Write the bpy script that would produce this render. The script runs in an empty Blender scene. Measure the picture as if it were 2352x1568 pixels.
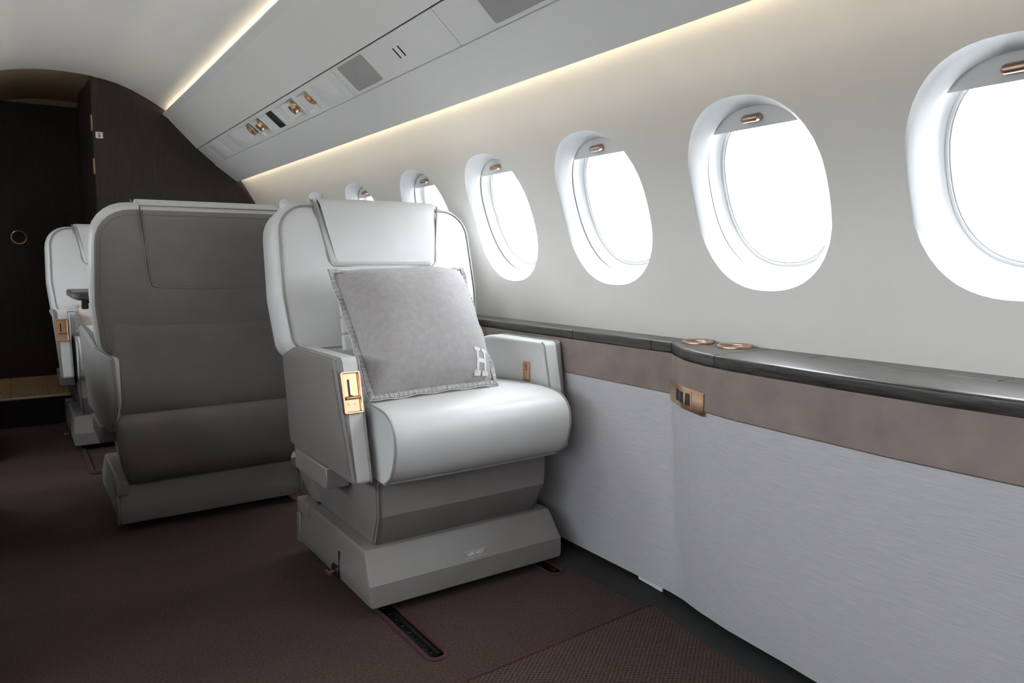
import bpy, bmesh, math, random
from math import sin, cos, pi, sqrt, atan2, radians
from mathutils import Vector, Matrix

random.seed(7)
S = bpy.context.scene
COL = S.collection

# ------------------------------------------------------------------ camera
cam_d = bpy.data.cameras.new('camera')
cam_d.sensor_width = 36.0
cam_d.sensor_fit = 'HORIZONTAL'
cam_d.lens = 1676.0 * 36.0 / 2352.0
cam_d.clip_start = 0.02
cam_d.clip_end = 2000
cam = bpy.data.objects.new('camera', cam_d)
COL.objects.link(cam)
cam.location = (0, 0, 0.9)
cam.rotation_euler = (radians(90 - 6.3327), 0, radians(-34.1767))
S.camera = cam

# ------------------------------------------------------------------ world (bright overcast sky), exposure
W = bpy.data.worlds.new('overcast_sky')
S.world = W
W.use_nodes = True
bg = W.node_tree.nodes['Background']
bg.inputs[0].default_value = (0.86, 0.93, 1.0, 1)
bg.inputs[1].default_value = 15.0
S.view_settings.view_transform = 'Standard'
S.view_settings.look = 'None'
S.view_settings.exposure = 0.22
S.view_settings.gamma = 1.0
S.view_settings.use_curve_mapping = False
S.cycles.max_bounces = 14
S.cycles.diffuse_bounces = 8
S.cycles.glossy_bounces = 4
S.cycles.transparent_max_bounces = 12
S.cycles.caustics_reflective = False
S.cycles.caustics_refractive = False
LED_STRENGTH = 36.0

# ------------------------------------------------------------------ materials
def new_mat(name):
    m = bpy.data.materials.new(name)
    m.use_nodes = True
    return m, m.node_tree, m.node_tree.nodes['Principled BSDF']

def mat(name, col, rough=0.5, metal=0.0, var=0.0, vscale=20.0, bump=0.0, bscale=200.0,
        spec=0.5, emit=None, estr=0.0, coat=0.0, stretch=None):
    m, nt, b = new_mat(name)
    b.inputs['Base Color'].default_value = (*col, 1)
    b.inputs['Roughness'].default_value = rough
    b.inputs['Metallic'].default_value = metal
    b.inputs['Specular IOR Level'].default_value = spec
    b.inputs['Coat Weight'].default_value = coat
    tc = nt.nodes.new('ShaderNodeTexCoord')
    src = tc.outputs['Object']
    if stretch:
        mp = nt.nodes.new('ShaderNodeMapping')
        mp.inputs['Scale'].default_value = stretch
        nt.links.new(src, mp.inputs['Vector'])
        src = mp.outputs['Vector']
    if var > 0:
        n = nt.nodes.new('ShaderNodeTexNoise')
        n.inputs['Scale'].default_value = vscale
        n.inputs['Detail'].default_value = 5
        nt.links.new(src, n.inputs['Vector'])
        r = nt.nodes.new('ShaderNodeValToRGB')
        r.color_ramp.elements[0].position = 0.3
        r.color_ramp.elements[1].position = 0.7
        r.color_ramp.elements[0].color = (*[max(0, c * (1 - var)) for c in col], 1)
        r.color_ramp.elements[1].color = (*[min(1, c * (1 + var)) for c in col], 1)
        nt.links.new(n.outputs['Fac'], r.inputs['Fac'])
        nt.links.new(r.outputs['Color'], b.inputs['Base Color'])
    if bump > 0:
        n2 = nt.nodes.new('ShaderNodeTexNoise')
        n2.inputs['Scale'].default_value = bscale
        n2.inputs['Detail'].default_value = 3
        nt.links.new(src, n2.inputs['Vector'])
        bp = nt.nodes.new('ShaderNodeBump')
        bp.inputs['Strength'].default_value = bump
        bp.inputs['Distance'].default_value = 0.002
        nt.links.new(n2.outputs['Fac'], bp.inputs['Height'])
        nt.links.new(bp.outputs['Normal'], b.inputs['Normal'])
    if emit:
        b.inputs['Emission Color'].default_value = (*emit, 1)
        b.inputs['Emission Strength'].default_value = estr
    return m

def weave_mat(name, col, dark, scale_u, scale_v, bumpd=0.0012, rough=0.95, mode='twill', var=0.3):
    m, nt, b = new_mat(name)
    b.inputs['Roughness'].default_value = rough
    b.inputs['Specular IOR Level'].default_value = 0.15
    b.inputs['Sheen Weight'].default_value = 0.25 if mode == 'uv' else 0.03
    tc = nt.nodes.new('ShaderNodeTexCoord')
    sx = nt.nodes.new('ShaderNodeSeparateXYZ')
    nt.links.new(tc.outputs['UV' if mode == 'uv' else 'Object'], sx.inputs[0])
    def mth(op, a, bb):
        n = nt.nodes.new('ShaderNodeMath')
        n.operation = op
        for i, v in enumerate((a, bb)):
            if isinstance(v, (int, float)):
                n.inputs[i].default_value = v
            else:
                nt.links.new(v, n.inputs[i])
        return n.outputs[0]
    a = mth('SINE', mth('MULTIPLY', sx.outputs[0], scale_u), 0)
    c = mth('SINE', mth('ADD', mth('MULTIPLY', sx.outputs[1], scale_v),
                        mth('MULTIPLY', mth('ABSOLUTE', a, 0), 2.0)), 0)
    h = mth('MULTIPLY', mth('ADD', mth('MULTIPLY', a, c), 1.0), 0.5)
    nz = nt.nodes.new('ShaderNodeTexNoise')
    nz.inputs['Scale'].default_value = 160 if mode != 'uv' else 60
    nz.inputs['Detail'].default_value = 4
    nt.links.new(tc.outputs['Object'], nz.inputs['Vector'])
    hh = mth('ADD', mth('MULTIPLY', h, 1 - var), mth('MULTIPLY', nz.outputs['Fac'], var))
    r = nt.nodes.new('ShaderNodeValToRGB')
    r.color_ramp.elements[0].position = 0.2
    r.color_ramp.elements[1].position = 0.75
    r.color_ramp.elements[0].color = (*dark, 1)
    r.color_ramp.elements[1].color = (*col, 1)
    nt.links.new(hh, r.inputs['Fac'])
    nt.links.new(r.outputs['Color'], b.inputs['Base Color'])
    bp = nt.nodes.new('ShaderNodeBump')
    bp.inputs['Strength'].default_value = 0.8
    bp.inputs['Distance'].default_value = bumpd
    nt.links.new(hh, bp.inputs['Height'])
    nt.links.new(bp.outputs['Normal'], b.inputs['Normal'])
    return m

def wood_mat(name, c0, c1, stretch, rough=0.35, bumps=0.5, scale=14.0, coat=0.25):
    m, nt, b = new_mat(name)
    tc = nt.nodes.new('ShaderNodeTexCoord')
    mp = nt.nodes.new('ShaderNodeMapping')
    mp.inputs['Scale'].default_value = stretch
    nt.links.new(tc.outputs['Object'], mp.inputs['Vector'])
    n = nt.nodes.new('ShaderNodeTexNoise')
    n.inputs['Scale'].default_value = scale
    n.inputs['Detail'].default_value = 8
    n.inputs['Roughness'].default_value = 0.65
    n.inputs['Distortion'].default_value = 0.4
    nt.links.new(mp.outputs['Vector'], n.inputs['Vector'])
    r = nt.nodes.new('ShaderNodeValToRGB')
    r.color_ramp.elements[0].position = 0.35
    r.color_ramp.elements[1].position = 0.68
    r.color_ramp.elements[0].color = (*c0, 1)
    r.color_ramp.elements[1].color = (*c1, 1)
    nt.links.new(n.outputs['Fac'], r.inputs['Fac'])
    nt.links.new(r.outputs['Color'], b.inputs['Base Color'])
    b.inputs['Roughness'].default_value = rough
    b.inputs['Coat Weight'].default_value = coat
    b.inputs['Coat Roughness'].default_value = 0.25
    bp = nt.nodes.new('ShaderNodeBump')
    bp.inputs['Strength'].default_value = bumps
    bp.inputs['Distance'].default_value = 0.001
    nt.links.new(n.outputs['Fac'], bp.inputs['Height'])
    nt.links.new(bp.outputs['Normal'], b.inputs['Normal'])
    return m

def pane_mat():
    m = bpy.data.materials.new('window_acrylic')
    m.use_nodes = True
    nt = m.node_tree
    nt.nodes.clear()
    out = nt.nodes.new('ShaderNodeOutputMaterial')
    mix = nt.nodes.new('ShaderNodeMixShader')
    fr = nt.nodes.new('ShaderNodeFresnel')
    fr.inputs['IOR'].default_value = 1.3
    tr = nt.nodes.new('ShaderNodeBsdfTransparent')
    tr.inputs[0].default_value = (0.97, 0.98, 0.98, 1)
    gl = nt.nodes.new('ShaderNodeBsdfGlossy')
    gl.inputs['Roughness'].default_value = 0.03
    nt.links.new(fr.outputs[0], mix.inputs[0])
    nt.links.new(tr.outputs[0], mix.inputs[1])
    nt.links.new(gl.outputs[0], mix.inputs[2])
    nt.links.new(mix.outputs[0], out.inputs[0])
    return m

M = {}
M['wall'] = mat('wall_cream', (0.79, 0.77, 0.735), 0.55, var=0.015, vscale=6)
M['ceil'] = mat('ceiling_white', (0.86, 0.85, 0.83), 0.6, var=0.01, vscale=5)
M['bin'] = mat('overhead_white', (0.85, 0.845, 0.83), 0.5, var=0.01, vscale=5)
M['plastic'] = mat('window_white', (0.69, 0.69, 0.69), 0.35, var=0.01)
M['shade'] = mat('shade_grey', (0.80, 0.80, 0.80), 0.7, var=0.02)
M['pane'] = pane_mat()
M['leather'] = mat('off_white_leather', (0.595, 0.587, 0.575), 0.42, var=0.03, vscale=9, bump=0.12, bscale=420)
M['taupe'] = mat('taupe_leather', (0.215, 0.195, 0.184), 0.5, var=0.05, vscale=9, bump=0.15, bscale=420)
M['plinth'] = mat('taupe_plastic', (0.225, 0.205, 0.195), 0.5, var=0.03, vscale=12, bump=0.05, bscale=600)
M['piping'] = mat('grey_piping', (0.26, 0.25, 0.235), 0.5, var=0.05, vscale=60)
M['stitch'] = mat('dark_stitch', (0.09, 0.085, 0.08), 0.8, var=0.1)
M['gold'] = mat('bronze_gold', (0.74, 0.48, 0.30), 0.28, metal=1.0, var=0.04, vscale=30)
M['bronze'] = mat('rose_bronze', (0.52, 0.36, 0.28), 0.32, metal=1.0, var=0.05, vscale=40)
M['black'] = mat('black_plastic', (0.012, 0.012, 0.014), 0.4, var=0.1)
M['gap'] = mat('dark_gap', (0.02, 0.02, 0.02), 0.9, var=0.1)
M['rail'] = mat('black_rail', (0.03, 0.03, 0.032), 0.3, metal=0.6, var=0.1)
M['steel'] = mat('bare_metal', (0.5, 0.5, 0.5), 0.3, metal=1.0, var=0.05)
M['wood'] = wood_mat('espresso_oak', (0.016, 0.013, 0.012), (0.075, 0.062, 0.055), (14, 0.9, 14), rough=0.36)
M['bulk'] = wood_mat('bulkhead_wenge', (0.016, 0.0095, 0.008), (0.030, 0.019, 0.0155), (9, 9, 0.7), rough=0.6, bumps=0.2, scale=9, coat=0.0)
M['plank'] = wood_mat('oak_floor', (0.14, 0.075, 0.028), (0.30, 0.17, 0.065), (12, 1, 12), rough=0.45, bumps=0.2, scale=6)
M['suede'] = mat('brown_suede', (0.27, 0.215, 0.195), 0.9, var=0.12, vscale=14, bump=0.4, bscale=300, spec=0.2)
M['fabric'] = mat('grey_linen_fabric', (0.57, 0.555, 0.575), 0.9, var=0.06, vscale=200, bump=0.35, bscale=300, spec=0.2, stretch=(1, 0.10, 1.8))
M['carpet'] = weave_mat('brown_carpet', (0.098, 0.058, 0.049), (0.014, 0.0065, 0.0055), 700, 900, 0.002, var=0.65)
M['carpet2'] = weave_mat('chevron_carpet', (0.112, 0.068, 0.055), (0.014, 0.0065, 0.0055), 420, 560, 0.003, var=0.6)
M['binding'] = mat('maroon_binding', (0.060, 0.018, 0.018), 0.9, var=0.25, vscale=150, bump=0.6, bscale=300)
M['pillow'] = weave_mat('grey_wool', (0.45, 0.425, 0.42), (0.25, 0.23, 0.225), 470, 470, 0.0012, mode='uv', var=0.4)
M['flange'] = mat('grey_wool_edge', (0.40, 0.38, 0.37), 0.95, var=0.15, vscale=80, bump=0.6, bscale=250, spec=0.1)
M['thread'] = mat('pale_wool_thread', (0.66, 0.64, 0.62), 0.95, var=0.08, vscale=60, spec=0.1)
M['beige'] = mat('beige_wool', (0.50, 0.44, 0.40), 0.95, var=0.12, vscale=60, bump=0.5, bscale=250, spec=0.1)
M['grille'] = mat('speaker_grille', (0.42, 0.415, 0.405), 0.7, var=0.06, vscale=400, bump=0.5, bscale=900)
M['lens'] = mat('lamp_lens', (0.55, 0.60, 0.63), 0.12, var=0.05, coat=0.5)
M['led'] = mat('led_strip', (1, 0.9, 0.7), 0.6, emit=(1.0, 0.86, 0.64), estr=LED_STRENGTH)
M['downlight'] = mat('downlight_lens', (1, 0.85, 0.6), 0.5, emit=(1.0, 0.72, 0.38), estr=25.0)
M['tan'] = mat('passage_warm_dim', (0.34, 0.25, 0.15), 0.6, var=0.03)  # tan puts the passage's dim, warm light into the colour
M['hinge'] = mat('brushed_brass', (0.85, 0.60, 0.38), 0.5, metal=0.55, var=0.04)
M['track'] = mat('shade_track_grey', (0.16, 0.16, 0.16), 0.7, var=0.03)
M['label'] = mat('white_print', (0.80, 0.80, 0.80), 0.6, var=0.01)
M['red'] = mat('red_print', (0.55, 0.02, 0.03), 0.5, var=0.02)
M['blue'] = mat('blue_print', (0.25, 0.40, 0.75), 0.5, var=0.02)
M['nosing'] = mat('pale_nosing', (0.80, 0.74, 0.60), 0.4, metal=0.2, var=0.03)
M['apron'] = mat('concrete_apron', (0.42, 0.42, 0.41), 0.9, var=0.08, vscale=0.3)
M['hangar'] = mat('hangar_cladding', (0.75, 0.77, 0.80), 0.7, var=0.03, vscale=0.5)
M['hangar_blue'] = mat('hangar_blue', (0.09, 0.12, 0.16), 0.7, var=0.03)

# ------------------------------------------------------------------ mesh helpers
def make(name, verts, faces, m, parent=None, smooth=True, ang=40, uv=None):
    me = bpy.data.meshes.new(name)
    me.from_pydata([tuple(v) for v in verts], [], faces)
    me.validate()
    bm = bmesh.new()
    bm.from_mesh(me)
    bmesh.ops.recalc_face_normals(bm, faces=bm.faces)
    bm.to_mesh(me)
    bm.free()
    if smooth:
        me.shade_smooth()
        me.set_sharp_from_angle(angle=radians(ang))
    if m:
        me.materials.append(M[m])
    if uv:
        ul = me.uv_layers.new(name='UVMap')
        for lp in me.loops:
            ul.data[lp.index].uv = uv[lp.vertex_index]
    o = bpy.data.objects.new(name, me)
    COL.objects.link(o)
    o.parent = parent
    return o

class MB:
    """collects shapes that belong to ONE part"""
    def __init__(s):
        s.v = []; s.f = []
    def add(s, v, f):
        b = len(s.v)
        s.v += [Vector(p) for p in v]
        s.f += [tuple(i + b for i in q) for q in f]
        return s
    def loft(s, rings, cap0=True, cap1=True, closed=True):
        b = len(s.v)
        n = len(rings[0])
        for r in rings:
            s.v += [Vector(p) for p in r]
        for k in range(len(rings) - 1):
            for i in range(n if closed else n - 1):
                j = (i + 1) % n
                s.f.append((b + k * n + i, b + k * n + j, b + (k + 1) * n + j, b + (k + 1) * n + i))
        if cap0:
            s.f.append(tuple(b + i for i in range(n))[::-1])
        if cap1:
            e = b + (len(rings) - 1) * n
            s.f.append(tuple(e + i for i in range(n)))
        return s
    def box(s, x0, x1, y0, y1, z0, z1, bev=0.0, seg=2):
        if bev <= 0:
            v = [(x, y, z) for z in (z0, z1) for y in (y0, y1) for x in (x0, x1)]
            return s.add(v, [(0, 2, 3, 1), (4, 5, 7, 6), (0, 1, 5, 4), (2, 6, 7, 3), (0, 4, 6, 2), (1, 3, 7, 5)])
        return s.hexa([(x, y, z) for z in (z0, z1) for y in (y0, y1) for x in (x0, x1)], bev, seg)
    def hexa(s, c, bev=0.0, seg=2):
        bm = bmesh.new()
        vs = [bm.verts.new(p) for p in c]
        for q in [(0, 2, 3, 1), (4, 5, 7, 6), (0, 1, 5, 4), (2, 6, 7, 3), (0, 4, 6, 2), (1, 3, 7, 5)]:
            bm.faces.new([vs[i] for i in q])
        if bev > 0:
            bmesh.ops.bevel(bm, geom=bm.edges[:], offset=bev, segments=seg, profile=0.5, affect='EDGES')
        bm.verts.ensure_lookup_table()
        bm.verts.index_update()
        v = [p.co.copy() for p in bm.verts]
        f = [tuple(q.index for q in fc.verts) for fc in bm.faces]
        bm.free()
        return s.add(v, f)
    def tube(s, path, r, n=8, closed=False):
        path = [Vector(p) for p in path]
        m = len(path)
        rings = []
        up = None
        for i in range(m):
            if closed:
                t = path[(i + 1) % m] - path[i - 1]
            else:
                t = path[min(i + 1, m - 1)] - path[max(i - 1, 0)]
            if t.length < 1e-9:
                t = Vector((0, 0, 1))
            t.normalize()
            if up is None:
                up = t.orthogonal().normalized()
            else:
                up = (up - t * up.dot(t))
                if up.length < 1e-6:
                    up = t.orthogonal()
                up.normalize()
            sd = t.cross(up)
            rr = r[i] if isinstance(r, (list, tuple)) else r
            rings.append([path[i] + (up * cos(a) + sd * sin(a)) * rr for a in (2 * pi * k / n for k in range(n))])
        if closed:
            rings.append(rings[0])
            return s.loft(rings, False, False)
        return s.loft(rings)
    def lathe(s, prof, org, axis, n=24):
        axis = Vector(axis).normalized()
        u = axis.orthogonal().normalized()
        w = axis.cross(u)
        org = Vector(org)
        rings = [[org + axis * h + (u * cos(2 * pi * k / n) + w * sin(2 * pi * k / n)) * r for k in range(n)] for r, h in prof]
        return s.loft(rings)
    def build(s, name, m, parent=None, smooth=True, ang=40):
        return make(name, s.v, s.f, m, parent, smooth, ang)

def rpoly(corners, n=6):
    """corners (x, y, r) counter-clockwise -> rounded outline"""
    out = []
    k = len(corners)
    for i in range(k):
        p = Vector(corners[i][:2]); r = corners[i][2]
        a = (Vector(corners[i - 1][:2]) - p).normalized()
        b = (Vector(corners[(i + 1) % k][:2]) - p).normalized()
        ang = a.angle(b)
        if r <= 0 or ang > 3.1:
            out += [p.copy()] * (n + 1) if r > 0 else [p.copy()]
            continue
        d = r / math.tan(ang / 2)
        c = p + (a + b).normalized() * (r / sin(ang / 2))
        s0 = p + a * d - c
        s1 = p + b * d - c
        a0 = atan2(s0.y, s0.x); a1 = atan2(s1.y, s1.x)
        da = (a1 - a0 + pi) % (2 * pi) - pi
        out += [c + Vector((cos(a0 + da * q / n), sin(a0 + da * q / n))) * r for q in range(n + 1)]
    return out

def rrect(x0, x1, y0, y1, r, n=5):
    return rpoly([(x0, y0, r), (x1, y0, r), (x1, y1, r), (x0, y1, r)], n)

def smooth_path(pts, per=8, closed=False):
    pts = [Vector(p) for p in pts]
    out = []
    n = len(pts)
    rng = range(n if closed else n - 1)
    for i in rng:
        p0 = pts[i - 1] if (closed or i > 0) else pts[0]
        p1 = pts[i]; p2 = pts[(i + 1) % n]
        p3 = pts[(i + 2) % n] if (closed or i + 2 < n) else pts[-1]
        for k in range(per):
            t = k / per
            out.append(0.5 * ((2 * p1) + (p2 - p0) * t + (2 * p0 - 5 * p1 + 4 * p2 - p3) * t * t + (3 * p1 - p0 - 3 * p2 + p3) * t ** 3))
    if not closed:
        out.append(pts[-1])
    return out

def empty(name, loc=(0, 0, 0), rz=0.0, parent=None):
    o = bpy.data.objects.new(name, None)
    o.empty_display_size = 0.1
    COL.objects.link(o)
    o.location = loc
    o.rotation_euler = (0, 0, rz)
    o.parent = parent
    return o

def tag(o, label=None, cat=None, group=None, kind=None):
    if label: o['label'] = label
    if cat: o['category'] = cat
    if group: o['group'] = group
    if kind: o['kind'] = kind
    return o

def stitches(mb, path, normal, step=0.006, ln=0.0034, w=0.0012):
    """little thread boxes along a path"""
    path = [Vector(p) for p in path]
    nrm = Vector(normal).normalized()
    acc = 0.0
    for i in range(len(path) - 1):
        a, b = path[i], path[i + 1]
        d = b - a
        L = d.length
        if L < 1e-7:
            continue
        t = d / L
        sd = t.cross(nrm)
        if sd.length < 1e-6:
            continue
        sd.normalize()
        up = sd.cross(t)
        while acc < L:
            c = a + t * acc
            v = [c + t * x * ln / 2 + sd * y * w / 2 + up * z * 0.0007 for z in (-1, 1) for y in (-1, 1) for x in (-1, 1)]
            mb.add(v, [(0, 2, 3, 1), (4, 5, 7, 6), (0, 1, 5, 4), (2, 6, 7, 3), (0, 4, 6, 2), (1, 3, 7, 5)])
            acc += step
        acc -= L

def text_mesh(name, body, size, m, parent, mtx, extr=0.0004, align='CENTER'):
    cu = bpy.data.curves.new(name, 'FONT')
    cu.body = body
    cu.size = size
    cu.extrude = extr
    cu.align_x = align
    cu.align_y = 'CENTER'
    t = bpy.data.objects.new(name, cu)
    COL.objects.link(t)
    bpy.context.view_layer.update()
    dg = bpy.context.evaluated_depsgraph_get()
    me = bpy.data.meshes.new_from_object(t.evaluated_get(dg))
    bpy.data.objects.remove(t)
    me.transform(mtx)
    me.name = name
    me.materials.clear()
    me.materials.append(M[m])
    o = bpy.data.objects.new(name, me)
    COL.objects.link(o)
    o.parent = parent
    return o

def frame(org, xa, ya):
    xa = Vector(xa).normalized(); ya = Vector(ya)
    ya = (ya - xa * ya.dot(xa)).normalized()
    za = xa.cross(ya)
    m = Matrix.Identity(4)
    for i, a in enumerate((xa, ya, za)):
        m[0][i], m[1][i], m[2][i] = a
    m[0][3], m[1][3], m[2][3] = org
    return m

# ------------------------------------------------------------------ cabin constants
XC = 0.28               # cabin centre line
YB = 4.738              # forward bulkhead
YA = -2.55              # aft end
def wallX(z):
    return 1.44 - 0.45 * max(z - 0.65, 0.0) ** 2
def side(sgn, p):
    return Vector(p) if sgn > 0 else Vector((2 * XC - p[0], p[1], p[2]))
WIN_Y = [0.545 + 0.5125 * k for k in range(-6, 5)] + [3.18, 3.69, 4.20]
WIN_Z = 1.038
WIN_A, WIN_B = 0.180, 0.2075
SQ = 2.35

def sup(th, a, b, q=SQ):
    c, s_ = cos(th), sin(th)
    return a * math.copysign(abs(c) ** (2 / q), c), b * math.copysign(abs(s_) ** (2 / q), s_)

def sup_dir(du, dz, a, b, q=SQ):
    k = (abs(du / a) ** q + abs(dz / b) ** q) ** (-1 / q)
    return du * k, dz * k

# ------------------------------------------------------------------ side walls with window openings
def side_wall(sgn, name):
    mb = MB()
    ZL, ZT = 0.55, 1.46
    NZ, NY = 14, 10
    bnd = [YA] + [(WIN_Y[i] + WIN_Y[i + 1]) / 2 for i in range(len(WIN_Y) - 1)] + [YB]
    for w, yc in enumerate(WIN_Y):
        y0, y1 = bnd[w], bnd[w + 1]
        rect = []
        for i in range(NZ): rect.append((y1, ZL + (ZT - ZL) * i / NZ))
        for i in range(NY): rect.append((y1 + (y0 - y1) * i / NY, ZT))
        for i in range(NZ): rect.append((y0, ZT + (ZL - ZT) * i / NZ))
        for i in range(NY): rect.append((y0 + (y1 - y0) * i / NY, ZL))
        rings = []
        for t in (0.0, 0.04, 0.12, 0.3, 0.6, 1.0):
            rg = []
            for (y, z) in rect:
                du, dz = sup_dir(y - yc, z - WIN_Z, WIN_A, WIN_B)
                yy = yc + du + (y - yc - du) * t
                zz = WIN_Z + dz + (z - WIN_Z - dz) * t
                rg.append(side(sgn, (wallX(zz), yy, zz)))
            rings.append(rg)
        mb.loft(rings, False, False)
    low = [[side(sgn, (1.44, y, z)) for z in (-0.05, 0.3, 0.56)] for y in (YA, YB)]
    mb.loft(low, False, False, closed=False)
    up = [[side(sgn, (x, y, z)) for (x, z) in ((wallX(1.45), 1.45), (1.09, 1.53), (1.00, 1.62), (0.92, 1.690))] for y in (YA, YB)]
    mb.loft(up, False, False, closed=False)
    bm_o = mb.build(name, 'wall')
    bm = bmesh.new(); bm.from_mesh(bm_o.data)
    bmesh.ops.remove_doubles(bm, verts=bm.verts, dist=0.0004)
    bmesh.ops.recalc_face_normals(bm, faces=bm.faces)
    bm.to_mesh(bm_o.data); bm.free()
    bm_o.data.shade_smooth()
    tag(bm_o, 'cream curved cabin side wall with oval windows', kind='structure')
    return bm_o

wall_right = side_wall(1, 'wall_right')
wall_left = side_wall(-1, 'wall_left')
wall_left['label'] = 'cream curved cabin side wall across the aisle'

# ------------------------------------------------------------------ windows
VH = Vector((-0.330, 0, 0.944))
NH = Vector((0.944, 0, 0.330))
NT = 72
def window(idx, sgn, yc, closed=False):
    P0 = Vector((wallX(WIN_Z), yc, WIN_Z))
    def pl(u, v, w):
        return side(sgn, P0 + Vector((0, u, 0)) + VH * v + NH * w)
    def ring(a, b, w, bl=0.0):
        out = []
        for k in range(NT):
            th = 2 * pi * k / NT
            u, v = sup(th, a, b)
            p = pl(u, v, w)
            if bl > 0:
                uu, zz = sup(th, WIN_A, WIN_B)
                q = side(sgn, (wallX(WIN_Z + zz), yc + uu, WIN_Z + zz))
                p = p * (1 - bl) + q * bl
            out.append(p)
        return out
    mb = MB()
    skirt_ = []
    for k in range(NT):
        uu, zz = sup(2 * pi * k / NT, WIN_A + .010, WIN_B + .010)
        skirt_.append(side(sgn, (wallX(WIN_Z + zz) + .005, yc + uu, WIN_Z + zz)))
    mb.loft([skirt_, ring(0, 0, 0, 1.0), ring(.1765, .2160, .000, .55), ring(.1725, .2120, .004, .25), ring(.166, .206, .013, .1), ring(.158, .198, .026),
             ring(.1545, .1945, .032), ring(.1535, .1935, .035), ring(.155, .195, .0365), ring(.1625, .2025, .0365)], False, False)
    nm = 'window_%d' % idx
    root = mb.build(nm, 'plastic')
    tag(root, 'oval cabin window with white bezel', kind='structure')
    tb_ = MB(); tb_.loft([ring(.1625, .2025, .0365), ring(.166, .206, .040), ring(.166, .206, .046), ring(.1625, .2025, .049)], False, False)
    tb_.build('shade_track', 'track', root)
    lb = MB()
    lb.loft([ring(.1625, .2025, .049), ring(.1615, .2015, .055), ring(.1590, .199, .0615), ring(.155, .195, .067), ring(.151, .191, .0705), ring(.147, .188, .0725)], False, False)
    lb.build('liner', 'plastic', root)
    gb = MB()
    gb.loft([ring(.147, .188, .0725), ring(.1450, .186, .0760), ring(.1430, .184, .0740), ring(.1395, .1805, .0745), ring(.138, .179, .0780), ring(.136, .177, .0765), ring(.136, .177, .088)], False, False)
    gb.build('gasket', 'plastic', root)
    make('pane', ring(.136, .177, .083), [tuple(range(NT))], 'pane', root)
    # lowered rim of the shade
    vs = -0.155 if closed else 0.146
    top = [sup(-pi / 2 + 2 * pi * k / 200, .1615, .2015) for k in range(200)]
    top = [p for p in top if p[1] > vs]
    e = .1615 * (1 - (abs(vs) / .2015) ** SQ) ** (1 / SQ)
    outl = [(e, vs)] + top + [(-e, vs)]
    sb = MB()
    sb.loft([[pl(u, v, .039) for u, v in outl], [pl(u, v, .044) for u, v in outl]])
    sh = sb.build('shade', 'shade', root, smooth=False)
    hb = MB()
    prof = []
    for (gu, gv, w) in ((.024, .0085, .0395), (.024, .0085, .030), (.021, .0060, .022), (.017, .0035, .020)):
        prof.append([pl(p.x, vs + .022 + p.y, w) for p in rrect(-gu, gu, -gv, gv, gv * .95, 5)])
    hb.loft(prof)
    hb.build('shade_handle', 'bronze', sh)
    # light portal so that the daylight through the pane is sampled well
    ld = bpy.data.lights.new('daylight_portal', 'AREA')
    ld.shape = 'RECTANGLE'; ld.size = .274; ld.size_y = .356
    ld.cycles.is_portal = True
    lo = bpy.data.objects.new('daylight_portal', ld)
    COL.objects.link(lo)
    c = pl(0, 0, .090)
    inn = (pl(0, 0, 0) - c).normalized()
    vv = (pl(0, 1, 0) - pl(0, 0, 0)).normalized()
    zz = -inn
    xx = vv.cross(zz)
    m = Matrix.Identity(4)
    for i, a in enumerate((xx, vv, zz)):
        m[0][i], m[1][i], m[2][i] = a
    m[0][3], m[1][3], m[2][3] = c
    lo.matrix_world = m
    return root

n = 0
for sg in (1, -1):
    for y in WIN_Y:
        n += 1
        window(n, sg, y)

# ------------------------------------------------------------------ ceiling, overhead panels, coves
def extr_y(prof, y0, y1, sgn=1):
    return [[side(sgn, (x, y, z)) for x, z in prof] for y in (y0, y1)]

cprof = [(.28, 1.917), (.345, 1.9155), (.407, 1.911), (.475, 1.900), (.544, 1.885), (.61, 1.861), (.673, 1.830), (.73, 1.798), (.775, 1.770), (.81, 1.748), (.86, 1.722), (.92, 1.690)]
full = [(2 * XC - x, z) for x, z in cprof[::-1]][:-1] + cprof
cb = MB()
cb.loft([[Vector((x, y, z)) for x, z in full] for y in (YA, 1.0, YB)], False, False, closed=False)
ceil = tag(cb.build('ceiling', 'ceil'), 'smooth white arched cabin ceiling', kind='structure')

cb = MB()
cb.loft([[Vector((x, y, z)) for x, z in full] for y in (YB, 5.62)], False, False, closed=False)
cb.build('passage_ceiling', 'tan', ceil)

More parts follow.
